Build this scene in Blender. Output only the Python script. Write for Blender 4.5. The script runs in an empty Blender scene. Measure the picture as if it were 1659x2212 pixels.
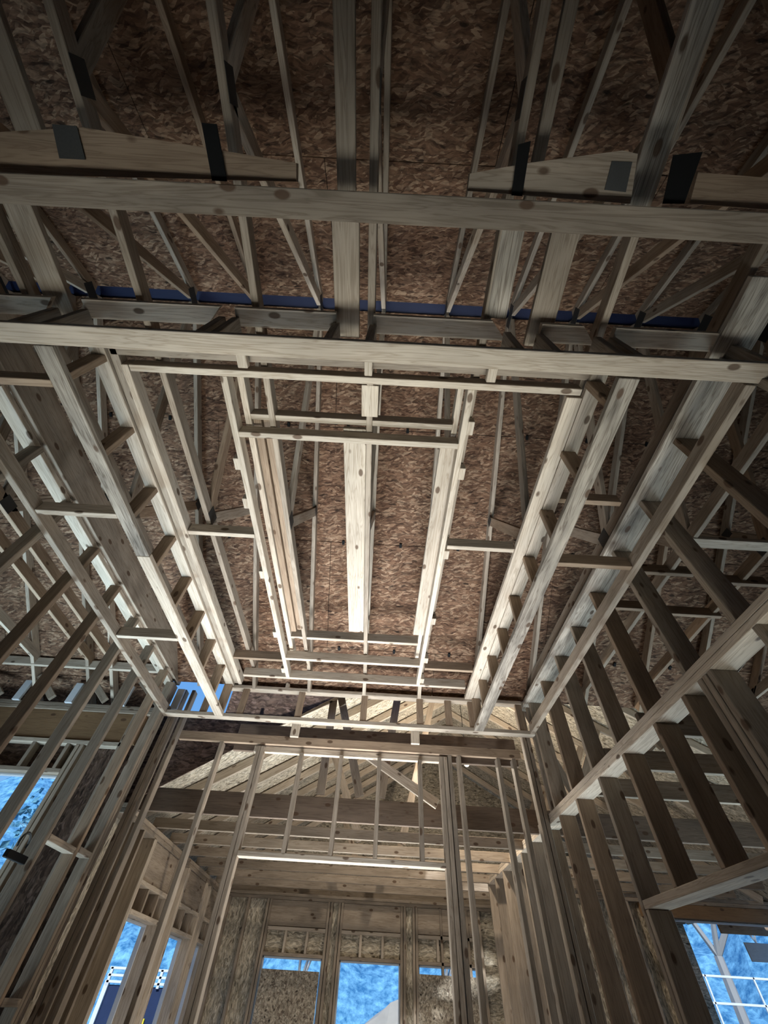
import bpy, bmesh, math, random
from mathutils import Vector, Matrix
random.seed(7)
C = bpy.context.scene
COL = C.collection
R = math.radians
CAMZ = 1.6            # eye height; every z below is measured from the eye unless it says floor

# ------------------------------------------------------------------ camera
F_PX, CX, CY = 848.7, 832.2, 1106.2
YAW, PITCH, ROLL = R(.4553), R(51.7695), R(3.584)
_fwd = Vector((-math.sin(YAW)*math.cos(PITCH), math.cos(YAW)*math.cos(PITCH), math.sin(PITCH)))
_rt = Vector((math.cos(YAW), math.sin(YAW), 0))
_up = _rt.cross(_fwd)
RT = _rt*math.cos(ROLL) + _up*math.sin(ROLL)
UP = -_rt*math.sin(ROLL) + _up*math.cos(ROLL)
cam = bpy.data.cameras.new('camera'); camo = bpy.data.objects.new('camera', cam); COL.objects.link(camo)
cam.sensor_fit = 'HORIZONTAL'; cam.sensor_width = 36; cam.lens = 36*F_PX/1659
cam.shift_x = -(CX-829.5)/1659; cam.shift_y = (CY-1106)/1659
cam.clip_start = .02; cam.clip_end = 300
m = Matrix((RT, UP, -_fwd)).transposed().to_4x4(); m.translation = (0, 0, CAMZ)
camo.matrix_world = m
C.camera = camo

# ------------------------------------------------------------------ light and exposure
C.view_settings.view_transform = 'Standard'; C.view_settings.look = 'None'
C.view_settings.exposure = -0.5; C.view_settings.gamma = 1; C.view_settings.use_curve_mapping = False
C.cycles.use_denoising = True
C.cycles.use_adaptive_sampling = True; C.cycles.adaptive_threshold = .07; C.cycles.adaptive_min_samples = 16; C.cycles.max_bounces = 4; C.cycles.diffuse_bounces = 2
w = bpy.data.worlds.new('sky'); C.world = w; w.use_nodes = True
nt = w.node_tree; nt.nodes.clear()
out = nt.nodes.new('ShaderNodeOutputWorld'); bg = nt.nodes.new('ShaderNodeBackground')
tc = nt.nodes.new('ShaderNodeTexCoord'); sep = nt.nodes.new('ShaderNodeSeparateXYZ')
rmp = nt.nodes.new('ShaderNodeValToRGB')
rmp.color_ramp.elements[0].position = 0.0; rmp.color_ramp.elements[0].color = (.30, .62, 1.0, 1)
rmp.color_ramp.elements[1].position = .6; rmp.color_ramp.elements[1].color = (.10, .34, .9, 1)
nt.links.new(tc.outputs['Generated'], sep.inputs[0]); nt.links.new(sep.outputs['Z'], rmp.inputs[0])
nt.links.new(rmp.outputs[0], bg.inputs[0]); bg.inputs[1].default_value = 1.3
nt.links.new(bg.outputs[0], out.inputs[0])

def area(name, loc, target, sx, sy, power, col, spread=180):
    l = bpy.data.lights.new(name, 'AREA'); l.shape = 'RECTANGLE'; l.size = sx; l.size_y = sy
    l.energy = power; l.color = col; l.spread = R(spread)
    o = bpy.data.objects.new(name, l); COL.objects.link(o); o.location = Vector(loc)
    o.rotation_euler = (Vector(target)-Vector(loc)).to_track_quat('-Z', 'Y').to_euler()
    return o
# unseen fill lamps added in place of bounced daylight (z from the floor)
area('bounce_fill_room', (-.25, 3.2, .06), (-.25, 3.3, 3.6), 1.5, 1.2, 78, (.90, .95, 1), 76)
area('bounce_fill_doorway', (-.25, 5.2, .06), (-.25, 4.5, 3.6), 1.8, 1.4, 100, (.88, .95, 1), 84)
area('fill_rear_room', (-.3, 5.9, .05), (-.3, 7.6, 2.4), 3.0, 1.8, 62, (.96, .96, .95), 140)  # added lamp lighting the rear joists and far wall
area('fill_left_room', (-3.9, 3.2, .3), (-2.9, 3.0, 3.8), 1.6, 1.6, 80, (.60, .83, 1), 80)  # added lamp inside the left side room, bluish on the undersides
area('fill_right_room', (4.4, 4.2, .3), (2.6, 3.8, 3.2), 1.8, 1.8, 62, (.68, .88, 1), 92)  # added lamp inside the right room, brightening the boards above
area('fill_front_beams', (-.2, 1.05, .06), (-.2, 1.05, 3.4), 3.4, .4, 22, (.92, .97, .93), 52)  # added lamp brightening the nearest beam and the front ladder
sun = bpy.data.lights.new('sun', 'SUN'); sun.energy = 6; sun.angle = R(2); sun.color = (.93, .97, 1)
suno = bpy.data.objects.new('sun', sun); COL.objects.link(suno)
suno.rotation_euler = Vector((.12, .82, -.55)).to_track_quat('-Z', 'Y').to_euler()

# ------------------------------------------------------------------ helpers
def at(px, py, X=None, Y=None, Z=None):
    """where the sight line through a pixel of the 1659x2212 photograph meets a real plane"""
    d = RT*((px-CX)/F_PX) - UP*((py-CY)/F_PX) + _fwd
    t = X/d.x if X is not None else Y/d.y if Y is not None else Z/d.z
    return d*t

def nod(nt, t, **k):
    n = nt.nodes.new(t)
    for a, b in k.items(): setattr(n, a, b)
    return n

def base_mat(name, rough=.75):
    m = bpy.data.materials.new(name); m.use_nodes = True
    b = m.node_tree.nodes['Principled BSDF']; b.inputs['Roughness'].default_value = rough
    b.inputs['Specular IOR Level'].default_value = .25
    return m, m.node_tree, b

def plain(name, col, rough=.6, metal=0.0):
    m, nt, b = base_mat(name, rough)
    n = nod(nt, 'ShaderNodeTexNoise'); n.inputs['Scale'].default_value = 14
    hs = nod(nt, 'ShaderNodeHueSaturation'); hs.inputs['Color'].default_value = (*col, 1)
    mr = nod(nt, 'ShaderNodeMapRange'); mr.inputs[3].default_value = .85; mr.inputs[4].default_value = 1.15
    nt.links.new(n.outputs[0], mr.inputs[0]); nt.links.new(mr.outputs[0], hs.inputs['Value'])
    nt.links.new(hs.outputs[0], b.inputs['Base Color']); b.inputs['Metallic'].default_value = metal
    return m

def wood(name, light, dark, stain=0.0):
    """sawn softwood: growth lines along the board, knots, end-to-end tone change per board"""
    m, nt, b = base_mat(name, .72)
    L = nt.links.new
    tc = nod(nt, 'ShaderNodeTexCoord'); oi = nod(nt, 'ShaderNodeObjectInfo')
    off = nod(nt, 'ShaderNodeVectorMath', operation='SCALE'); comb = nod(nt, 'ShaderNodeCombineXYZ')
    for i in range(3): L(oi.outputs['Random'], comb.inputs[i])
    L(comb.outputs[0], off.inputs[0]); off.inputs['Scale'].default_value = 37
    add = nod(nt, 'ShaderNodeVectorMath', operation='ADD'); L(tc.outputs['Object'], add.inputs[0]); L(off.outputs[0], add.inputs[1])
    # growth lines
    mp = nod(nt, 'ShaderNodeMapping'); mp.inputs['Scale'].default_value = (1.0, 20, 20); L(add.outputs[0], mp.inputs[0])
    n1 = nod(nt, 'ShaderNodeTexNoise'); n1.inputs['Scale'].default_value = 1.6; n1.inputs['Detail'].default_value = 3
    n1.inputs['Distortion'].default_value = 1.6; L(mp.outputs[0], n1.inputs[0])
    mul = nod(nt, 'ShaderNodeMath', operation='MULTIPLY'); mul.inputs[1].default_value = 9; L(n1.outputs[0], mul.inputs[0])
    fr = nod(nt, 'ShaderNodeMath', operation='PINGPONG'); fr.inputs[1].default_value = 1; L(mul.outputs[0], fr.inputs[0])
    pw = nod(nt, 'ShaderNodeMath', operation='POWER'); pw.inputs[1].default_value = 2.2; L(fr.outputs[0], pw.inputs[0])
    mix = nod(nt, 'ShaderNodeMix', data_type='RGBA'); mix.inputs[6].default_value = (*light, 1); mix.inputs[7].default_value = (*dark, 1)
    sc = nod(nt, 'ShaderNodeMath', operation='MULTIPLY'); sc.inputs[1].default_value = .75; L(pw.outputs[0], sc.inputs[0]); L(sc.outputs[0], mix.inputs[0])
    # broad blotches
    n2 = nod(nt, 'ShaderNodeTexNoise'); n2.inputs['Scale'].default_value = 2.2; n2.inputs['Detail'].default_value = 4
    mp2 = nod(nt, 'ShaderNodeMapping'); mp2.inputs['Scale'].default_value = (1, 4, 4); L(add.outputs[0], mp2.inputs[0]); L(mp2.outputs[0], n2.inputs[0])
    hs = nod(nt, 'ShaderNodeHueSaturation'); L(mix.outputs[2], hs.inputs['Color'])
    mr = nod(nt, 'ShaderNodeMapRange'); mr.inputs[1].default_value = .25; mr.inputs[2].default_value = .75
    mr.inputs[3].default_value = .78-stain; mr.inputs[4].default_value = 1.12; L(n2.outputs[0], mr.inputs[0])
    rv = nod(nt, 'ShaderNodeMapRange'); rv.inputs[3].default_value = .82; rv.inputs[4].default_value = 1.12; L(oi.outputs['Random'], rv.inputs[0])
    vm = nod(nt, 'ShaderNodeMath', operation='MULTIPLY'); L(mr.outputs[0], vm.inputs[0]); L(rv.outputs[0], vm.inputs[1]); L(vm.outputs[0], hs.inputs['Value'])
    # knots
    mp3 = nod(nt, 'ShaderNodeMapping'); mp3.inputs['Scale'].default_value = (4.6, 9, 9); L(add.outputs[0], mp3.inputs[0])
    vo = nod(nt, 'ShaderNodeTexVoronoi'); vo.inputs['Scale'].default_value = 1.0; L(mp3.outputs[0], vo.inputs[0])
    kr = nod(nt, 'ShaderNodeMapRange'); kr.inputs[1].default_value = .12; kr.inputs[2].default_value = .17
    kr.inputs[3].default_value = .85; kr.inputs[4].default_value = 0; L(vo.outputs['Distance'], kr.inputs[0])
    km = nod(nt, 'ShaderNodeMix', data_type='RGBA'); L(kr.outputs[0], km.inputs[0]); L(hs.outputs[0], km.inputs[6])
    km.inputs[7].default_value = (.10, .055, .03, 1)
    L(km.outputs[2], b.inputs['Base Color'])
    bp = nod(nt, 'ShaderNodeBump'); bp.inputs['Strength'].default_value = .25; bp.inputs['Distance'].default_value = .002
    L(pw.outputs[0], bp.inputs['Height']); L(bp.outputs[0], b.inputs['Normal'])
    return m

def osb(name, ramp, sc=1.0, vertical=False, rough=.85):
    """oriented strand board: overlapping flakes of differing tone, dark voids between them"""
    m, nt, b = base_mat(name, rough)
    L = nt.links.new
    tc = nod(nt, 'ShaderNodeTexCoord')
    nz = nod(nt, 'ShaderNodeTexNoise'); nz.inputs['Scale'].default_value = 5; nz.inputs['Detail'].default_value = 3
    L(tc.outputs['Object'], nz.inputs[0])
    wv = nod(nt, 'ShaderNodeVectorMath', operation='SCALE'); wv.inputs['Scale'].default_value = .10; L(nz.outputs['Color'], wv.inputs[0])
    ad = nod(nt, 'ShaderNodeVectorMath', operation='ADD'); L(tc.outputs['Object'], ad.inputs[0]); L(wv.outputs[0], ad.inputs[1])
    res = []
    long_, short_ = 12*sc, 55*sc
    for k, rot in enumerate((12, -28, 55)):
        mp = nod(nt, 'ShaderNodeMapping')
        mp.inputs['Scale'].default_value = (short_, long_, short_) if vertical else (long_, short_, short_)
        mp.inputs['Location'].default_value = (k*3.3, k*1.7, k*.9)
        r = nod(nt, 'ShaderNodeVectorRotate', rotation_type='Z_AXIS'); r.inputs['Angle'].default_value = R(rot*.55)
        L(ad.outputs[0], r.inputs['Vector']); L(r.outputs[0], mp.inputs[0])
        v = nod(nt, 'ShaderNodeTexVoronoi'); v.inputs['Scale'].default_value = 1; L(mp.outputs[0], v.inputs[0])
        g = nod(nt, 'ShaderNodeSeparateColor'); L(v.outputs['Color'], g.inputs[0])
        res.append((g.outputs[0], g.outputs[1], v.outputs['Distance']))
    def mixf(f, a, c):
        x = nod(nt, 'ShaderNodeMix', data_type='FLOAT')
        L(f, x.inputs[0]); L(a, x.inputs[2]); L(c, x.inputs[3]); return x.outputs[0]
    st = []
    for i in (1, 2):
        s = nod(nt, 'ShaderNodeMath', operation='GREATER_THAN'); s.inputs[1].default_value = .55; L(res[i][1], s.inputs[0]); st.append(s.outputs[0])
    tone = mixf(st[0], res[0][0], res[1][0]); tone = mixf(st[1], tone, res[2][0])
    big = nod(nt, 'ShaderNodeTexNoise'); big.inputs['Scale'].default_value = 1.3; L(tc.outputs['Object'], big.inputs[0])
    sm = nod(nt, 'ShaderNodeMath', operation='MULTIPLY_ADD'); sm.inputs[1].default_value = .5; L(big.outputs[0], sm.inputs[0])
    t2 = nod(nt, 'ShaderNodeMath', operation='MULTIPLY'); t2.inputs[1].default_value = .75; L(tone, t2.inputs[0]); L(t2.outputs[0], sm.inputs[2])
    cr = nod(nt, 'ShaderNodeValToRGB'); els = cr.color_ramp.elements
    els[0].position = .18; els[0].color = (*ramp[0], 1); els[1].position = 1.0; els[1].color = (*ramp[3], 1)
    e = els.new(.45); e.color = (*ramp[1], 1); e = els.new(.75); e.color = (*ramp[2], 1)
    L(sm.outputs[0], cr.inputs[0])
    # dark voids
    mp = nod(nt, 'ShaderNodeMapping'); mp.inputs['Scale'].default_value = (14*sc, 4*sc, 14*sc) if vertical else (4*sc, 14*sc, 14*sc)
    L(ad.outputs[0], mp.inputs[0])
    v = nod(nt, 'ShaderNodeTexVoronoi'); v.inputs['Scale'].default_value = 1; L(mp.outputs[0], v.inputs[0])
    dk = nod(nt, 'ShaderNodeMapRange'); dk.inputs[1].default_value = .10; dk.inputs[2].default_value = .17
    dk.inputs[3].default_value = .85; dk.inputs[4].default_value = 0; L(v.outputs['Distance'], dk.inputs[0])
    mx = nod(nt, 'ShaderNodeMix', data_type='RGBA'); L(dk.outputs[0], mx.inputs[0]); L(cr.outputs[0], mx.inputs[6])
    mx.inputs[7].default_value = (.025, .014, .008, 1)
    fs = nod(nt, 'ShaderNodeTexNoise'); fs.inputs['Scale'].default_value = 1; fs.inputs['Detail'].default_value = 5; fs.inputs['Distortion'].default_value = 1.2
    mq = nod(nt, 'ShaderNodeMapping'); mq.inputs['Scale'].default_value = (42*sc, 9*sc, 42*sc) if vertical else (9*sc, 42*sc, 42*sc)
    L(ad.outputs[0], mq.inputs[0]); L(mq.outputs[0], fs.inputs[0])
    fr = nod(nt, 'ShaderNodeMapRange'); fr.inputs[1].default_value = .34; fr.inputs[2].default_value = .60; fr.inputs[3].default_value = .42; fr.inputs[4].default_value = 1.15
    L(fs.outputs[0], fr.inputs[0])
    hv = nod(nt, 'ShaderNodeHueSaturation'); L(mx.outputs[2], hv.inputs['Color']); L(fr.outputs[0], hv.inputs['Value'])
    L(hv.outputs[0], b.inputs['Base Color'])
    bp = nod(nt, 'ShaderNodeBump'); bp.inputs['Strength'].default_value = .5; bp.inputs['Distance'].default_value = .004
    L(tone, bp.inputs['Height']); L(bp.outputs[0], b.inputs['Normal'])
    return m

def foliage_mat(name, c0, c1, sc):
    m, nt, b = base_mat(name, .95)
    tc = nod(nt, 'ShaderNodeTexCoord')
    n = nod(nt, 'ShaderNodeTexNoise'); n.inputs['Scale'].default_value = sc; n.inputs['Detail'].default_value = 8; n.inputs['Roughness'].default_value = .7
    nt.links.new(tc.outputs['Object'], n.inputs[0])
    r = nod(nt, 'ShaderNodeValToRGB'); r.color_ramp.elements[0].position = .38; r.color_ramp.elements[0].color = (*c0, 1)
    r.color_ramp.elements[1].position = .66; r.color_ramp.elements[1].color = (*c1, 1)
    nt.links.new(n.outputs[0], r.inputs[0]); nt.links.new(r.outputs[0], b.inputs['Base Color'])
    return m

PINE = wood('pale_pine', (.68, .575, .455), (.42, .32, .225))
PINE2 = wood('weathered_pine', (.45, .365, .28), (.27, .205, .145), .12)
BROWN = wood('brown_pine', (.44, .32, .22), (.28, .19, .125), .1)
STAIN = wood('water_stained_pine', (.64, .56, .46), (.20, .15, .11), .58)
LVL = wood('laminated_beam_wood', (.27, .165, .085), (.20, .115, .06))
DARK_PINE = wood('dark_pine', (.23, .17, .125), (.14, .10, .07), .1)  # darker brown pine for the rear beam and nearest rear chord
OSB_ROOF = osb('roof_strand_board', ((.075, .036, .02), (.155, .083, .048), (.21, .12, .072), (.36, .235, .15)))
OSB_WALL = osb('wall_strand_board', ((.34, .28, .20), (.50, .43, .32), (.60, .52, .40), (.74, .67, .54)), 1.0)
OSB_SHEET = osb('upright_strand_board', ((.16, .12, .09), (.40, .33, .25), (.50, .43, .33), (.62, .55, .44)), .75, True)
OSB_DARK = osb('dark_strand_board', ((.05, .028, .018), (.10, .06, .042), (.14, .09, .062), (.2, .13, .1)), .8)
FELT = plain('black_roof_felt', (.012, .012, .014), .9)
NAVY = plain('blue_ridge_membrane', (.008, .014, .05), .6)
STEEL = plain('galvanised_steel', (.075, .075, .072), .55, .5)
BLACK = plain('black_plastic_and_shade', (.006, .006, .006), .8)  # also colours the painted shade at the truss tail ends
WHITE = plain('white_wrap', (.72, .76, .8), .6)
CONC = osb('subfloor_strand_board', ((.30, .24, .17), (.44, .36, .27), (.52, .44, .33), (.62, .53, .42)), .8)
DIRT = plain('bare_ground', (.42, .38, .32), .95)
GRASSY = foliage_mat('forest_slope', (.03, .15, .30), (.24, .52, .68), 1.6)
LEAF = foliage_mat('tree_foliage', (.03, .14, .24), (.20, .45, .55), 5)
BARK = plain('grey_bark', (.34, .34, .33), .9)
NAVYBOX = plain('navy_painted_metal', (.02, .035, .09), .4)
YEL = plain('yellow_strap', (.8, .65, .05), .5)

_boxes = {}
def box_mesh(L, W, H, bev=.003):
    k = (round(L, 3), round(W, 4), round(H, 4))
    if k in _boxes: return _boxes[k]
    bm = bmesh.new(); bmesh.ops.create_cube(bm, size=1)
    for v in bm.verts: v.co = Vector((v.co.x*L, v.co.y*W, v.co.z*H))
    bmesh.ops.bevel(bm, geom=bm.edges[:], offset=min(bev, .2*min(L, W, H)), segments=1, affect='EDGES')
    me = bpy.data.meshes.new('board'); bm.to_mesh(me); bm.free(); _boxes[k] = me
    return me

def put(o, world, parent):
    """place o with its world matrix (z from the eye), under an unrotated parent"""
    world = world.copy(); world.translation.z += CAMZ
    if parent is not None:
        o.parent = parent; world.translation -= parent['_o'] if False else Vector(PO[parent.name])
    o.matrix_local = world
PO = {}
def meshobj(name, me, mat, world, parent):
    if not me.materials: me.materials.append(mat)
    o = bpy.data.objects.new(name, me); COL.objects.link(o)
    o.material_slots[0].link = 'OBJECT'; o.material_slots[0].material = mat
    put(o, world, parent)
    return o

def beam(name, p, q, w, h, mat, parent=None, up=(0, 0, 1)):
    """straight board from p to q, w across, h in the direction of `up`"""
    p, q = Vector(p), Vector(q); x = (q-p); L = x.length; x.normalize()
    z = Vector(up); z = (z - x*z.dot(x)).normalized(); y = z.cross(x)
    M = Matrix((x, y, z)).transposed().to_4x4(); M.translation = (p+q)/2
    return meshobj(name, box_mesh(L, w, h), mat, M, parent)

def bx(name, x0, x1, y0, y1, z0, z1, mat, parent=None):
    """axis-aligned board; its grain runs along its longest side"""
    if x0 > x1: x0, x1 = x1, x0
    if y0 > y1: y0, y1 = y1, y0
    if z0 > z1: z0, z1 = z1, z0
    c = Vector(((x0+x1)/2, (y0+y1)/2, (z0+z1)/2)); dx, dy, dz = x1-x0, y1-y0, z1-z0
    if dx >= dy and dx >= dz: return beam(name, (x0, c.y, c.z), (x1, c.y, c.z), dy, dz, mat, parent)
    if dy >= dz: return beam(name, (c.x, y0, c.z), (c.x, y1, c.z), dx, dz, mat, parent)
    return beam(name, (c.x, c.y, z0), (c.x, c.y, z1), dy, dx, mat, parent, up=(1, 0, 0))

def prism(name, pts, thick, mat, parent=None):
    """flat plate: polygon pts (3-D, planar) given the thickness vector `thick`"""
    t = Vector(thick); c = sum((Vector(p) for p in pts), Vector())/len(pts)
    bm = bmesh.new(); a = [bm.verts.new(Vector(p)-c) for p in pts]; b = [bm.verts.new(Vector(p)-c+t) for p in pts]
    bm.faces.new(a); bm.faces.new(b[::-1]); n = len(pts)
    for i in range(n): bm.faces.new((a[i], b[i], b[(i+1) % n], a[(i+1) % n]))
    bmesh.ops.recalc_face_normals(bm, faces=bm.faces[:])
    me = bpy.data.meshes.new(name); bm.to_mesh(me); bm.free()
    return meshobj(name, me, mat, Matrix.Translation(c), parent)

def tag(o, label, cat, group=None):
    o['label'] = label; o['category'] = cat
    if group: o['group'] = group
    return o
def struct(o):
    o['kind'] = 'structure'; return o
def thing(name, loc, label, cat, group=None):
    o = bpy.data.objects.new(name, None); COL.objects.link(o); o.empty_display_size = .1
    o.location = Vector(loc)+Vector((0, 0, CAMZ)); PO[o.name] = tuple(o.location)
    return tag(o, label, cat, group)
def sempty(name, loc):
    o = bpy.data.objects.new(name, None); COL.objects.link(o); o.location = Vector(loc)+Vector((0, 0, CAMZ)); PO[o.name] = tuple(o.location)
    o['kind'] = 'structure'; return o

T, D4, D6, D8, D12 = .038, .089, .14, .184, .286
FL = -CAMZ
Z1, Z2, ZC = 1.87, 2.20, 2.30          # soffit frame, ladder tops, truss bottom chords
XL, XR, YB = -2.28, 1.69, 4.49         # faces of the left, right and back stud walls
ZP, YF = 1.145, 9.05                   # plate height and far wall of the rear room
RN = (.504, .864, 4.17)                # main roof, far slope: RN0*y + RN1*z = RN2
YR = .815                              # ridge line
def roofz(y, d=0.0):
    yy = y if y >= YR else 2*YR-y
    return (RN[2]-d-RN[0]*yy)/RN[1]
S = random.Random(3)

# ================================================================== STRUCTURE
struct(bx('floor', -8, 8, -6, YF+.2, FL-.25, FL, CONC))
struct(bx('ground', -70, 70, -60, 90, FL-.6, FL-.3, DIRT))

def deck(name, x0, x1, slopes, mat):
    """roof sheathing laid in staggered 4 ft x 8 ft panels with open joints"""
    bm = bmesh.new()
    for side, d0, d1, off in slopes:
        a = -off
        while x0+a*1.0 < x1:
            pa, pb = max(x0, x0+a)+.0025, min(x1, x0+a+2.44)-.0025
            a += 2.44
            if pb <= pa: continue
            v = []
            for th in (0, .012):
                for (x, s) in ((pa, d0+.003), (pb, d0+.003), (pb, d1-.003), (pa, d1-.003)):
                    y = YR+side*s*.864; z = roofz(YR)-s*.504
                    v.append(bm.verts.new((x, y+side*.504*th, z+.864*th)))
            for f in ((0, 1, 2, 3), (7, 6, 5, 4), (0, 4, 5, 1), (1, 5, 6, 2), (2, 6, 7, 3), (3, 7, 4, 0)):
                bm.faces.new([v[i] for i in f])
    bmesh.ops.recalc_face_normals(bm, faces=bm.faces[:])
    me = bpy.data.meshes.new(name); bm.to_mesh(me); bm.free()
    return struct(meshobj(name, me, mat, Matrix.Identity(4), None))
sl = []
for side in (1, -1):
    for k in range(4): sl.append((side, .055 if k == 0 else k*1.22-.01, (k+1)*1.22-.01 if k < 3 else 4.17, (k % 2)*1.22+.61))
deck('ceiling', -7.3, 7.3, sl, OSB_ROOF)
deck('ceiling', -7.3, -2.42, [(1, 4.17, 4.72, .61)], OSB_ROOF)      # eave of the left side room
for side in (1, -1):      # felt over the panels
    y1 = YR+side*4.19*.864; z1 = roofz(YR)-4.19*.504
    pts = [(-7.4, YR, roofz(YR)+.035), (7.4, YR, roofz(YR)+.035), (7.4, y1, z1+.035), (-7.4, y1, z1+.035)]
    struct(prism('trim_1' if side == 1 else 'trim_2', pts, (0, 0, .02), FELT))
tag(bx('ridge_membrane', -7.2, 7.2, YR-.05, YR+.055, roofz(YR)+.002, roofz(YR)+.012, NAVY),
    'navy blue membrane strip showing along the open ridge of the roof', 'membrane')

struct(bx('wall_unseen_front', -7.3, 7.3, -3.25, -3.23, FL, 2.2, OSB_DARK))  # unseen wall, added to keep sky light off the near roof slope
for nm, x in (('wall_unseen_left', -6.9), ('wall_unseen_right', 6.9)):
    struct(prism(nm, [(x, -3.2, FL), (x, 2.2, FL), (x, 2.2, .9), (x, 4.4, .9), (x, 4.4, 2.2), (x, YR, roofz(YR)-.02), (x, -3.0, 2.0)], (.012, 0, 0), OSB_DARK))  # unseen ends, shaped to darken the near part of the roof

# ================================================================== MAIN TRUSSES
def web(name, X, a, b, mat, parent, dep=D4, th=T):
    return beam(name, (X, a[0], a[1]), (X, b[0], b[1]), th, dep, mat, parent, up=(0, -(b[1]-a[1]), b[0]-a[0]))

HEEL = 4.40
def plate(X, y, z, s, parent, w=.12, h=.10, side=-1):
    bx('gusset_plate', X+side*(T/2), X+side*(T/2+.002), y-w/2, y+w/2, z-h/2, z+h/2, STEEL, parent)
def truss(X, label, mats, zc=ZC):
    t = thing('roof_truss', (X, YR, zc), label, 'roof truss', 'roof trusses spaced along the ridge')
    mm = lambda: S.choice(mats)
    for side in (1, -1):
        ye = YR+side*(HEEL-YR+(.30 if X < -2.5 else -.02))
        d = .045
        beam('top_chord', (X, YR+side*.03, roofz(YR+side*.03, d)), (X, ye, roofz(ye, d)), T, D4, mm(), t, up=(0, side*.504, .864))
        yb = YR+side*1.17; yt = YR+side*1.76
        web('web', X, (yb-side*.03, zc+.06), (YR+side*.05, roofz(YR, .15)), mm(), t)
        web('web', X, (yb+side*.03, zc+.06), (yt, roofz(yt, .1)), mm(), t)
        plate(X, yb, zc+.05, 0, t, side=(1 if X < 0 else -1)); plate(X, yt, roofz(yt, .09), 0, t, .10, .09, side=(1 if X < 0 else -1))
    plate(X, YR, roofz(YR, .14), 0, t, .2, .12, side=(1 if X < 0 else -1))
    bx('bottom_chord', X-T/2, X+T/2, 2*YR-HEEL, HEEL, zc, zc+D4, mm(), t)
    return t
TX = [round(-.145+.62*k, 3) for k in range(-8, 9)]
TX[:5] = [-5.12, -4.50, -3.88, -3.262, -2.995]      # the last two of these stand close together
names = {-8: 'farthest left of the side room', -7: 'second farthest left over the side room', -6: 'third from the far left over the side room',
 -5: 'over the middle of the left side room', -4: 'just outside the left stud wall', -3: 'directly above the left soffit',
 -2: 'above the inner edge of the left soffit', -1: 'left of the centre board in the tray', 0: 'running down the centre of the tray beside the wide flat board',
 1: 'right of the centre in the tray beside the bright board', 2: 'above the inner edge of the right soffit', 3: 'directly above the right soffit rail',
 4: 'just outside the right stud wall', 5: 'second outside the right stud wall', 6: 'third outside the right stud wall',
 7: 'fourth outside the right stud wall', 8: 'farthest right in the dark corner'}
for k in range(-8, 9):
    truss(TX[k+8], 'roof truss, ' + names[k], [PINE, PINE2, PINE] if k in (-1, 0, 1) else [PINE2, BROWN, PINE2] if k > -4 else [BROWN, PINE2, PINE])

# flat boards lying beside the bottom chords
def flat(x0, x1, y0, y1, z, mat, label, group=None):
    return tag(bx('nailer_board', x0, x1, y0, y1, z, z+T, mat), label, 'board', group)
flat(-.312, -.166, 1.15, 3.335, ZC, PINE, 'pale wide flat board down the centre of the tray')
flat(.322, .452, 1.20, 3.33, ZC, PINE, 'bright wide flat board along the right side of the tray opening')
a, b = at(781, 865, Z=ZC), at(817, 865, Z=ZC)
flat(a.x, b.x, .86, 1.06, ZC-.002, PINE, 'short nailed board above the front cross bars of the tray')
for (xa, xb, ya, yb_, lab) in (
    (721, 776, 485, 727, 'flat board crossing between the two front beams at the picture centre'),
    (1150, 1205, 600, 748, 'flat board crossing between the two front beams right of centre'),
    (92, 145, 580, 690, 'flat board crossing between the two front beams at far left')):
    a, b = at(xa, (ya+yb_)/2, Z=ZC), at(xb, (ya+yb_)/2, Z=ZC)
    flat(a.x, b.x, .0, at(xa, yb_, Z=ZC).y, ZC-.003, PINE2, lab)
for (xa, xb, yy, lab) in (
    (726, 768, 300, 'flat board above the nearest beam at the top centre'),
    (1160, 1186, 300, 'narrow flat board above the nearest beam right of centre'),
    (1378, 1432, 350, 'stained flat board above the nearest beam at upper right'),
    (52, 108, 330, 'knotty flat board above the nearest beam at upper left')):
    a, b = at(xa, yy, Z=ZC), at(xb, yy, Z=ZC)
    flat(a.x, b.x, -2.4, -.005, ZC-.004, STAIN if xa > 1200 else PINE2, lab)

def px_board(name, pts, z, mat, label, cat, parent=None, th=T):
    o = prism(name, [at(x, y, Z=z) for x, y in pts], (0, 0, th), mat, parent)
    return tag(o, label, cat) if label else o
px_board('tail_board', [(0, 285), (180, 275), (640, 352), (640, 392), (0, 376)], 1.975, BROWN, 'broad brown board lying behind the nearest beam at upper left', 'board')
t = thing('tail_board', at(1200, 380, Z=1.975), 'tan board with a steel plate behind the nearest beam at upper right', 'board')
px_board('board', [(1015, 375), (1140, 352), (1345, 325), (1378, 332), (1362, 440), (1010, 412)], 1.975, PINE2, None, None, t)
px_board('gusset_plate', [(1322, 348), (1366, 350), (1352, 415), (1306, 410)], 1.971, STEEL, None, None, t, .003)
px_board('tail_board', [(1508, 372), (1659, 384), (1700, 386), (1700, 456), (1490, 440)], 1.975, BROWN, 'brown board behind the nearest beam at the right picture edge', 'board')
px_board('shaded_truss_end', [(435, 265), (468, 268), (490, 392), (458, 390)], 1.955, BLACK, 'shaded truss end painted black behind the nearest beam left of centre', 'strip', None, .004)  # three flat black shapes painting the shade at truss tail ends
px_board('shaded_truss_end', [(1120, 312), (1147, 304), (1128, 424), (1105, 422)], 1.955, BLACK, 'shaded truss end painted black behind the nearest beam right of centre', 'strip', None, .004)
px_board('shaded_truss_end', [(1455, 335), (1518, 328), (1478, 440), (1432, 440)], 1.955, BLACK, 'wide shaded truss end painted black behind the nearest beam at upper right', 'strip', None, .004)
px_board('steel_plate', [(112, 268), (165, 272), (184, 345), (128, 342)], 1.965, STEEL, 'dark steel plate on the broad board at upper left', 'plate', None, .003)
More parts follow.
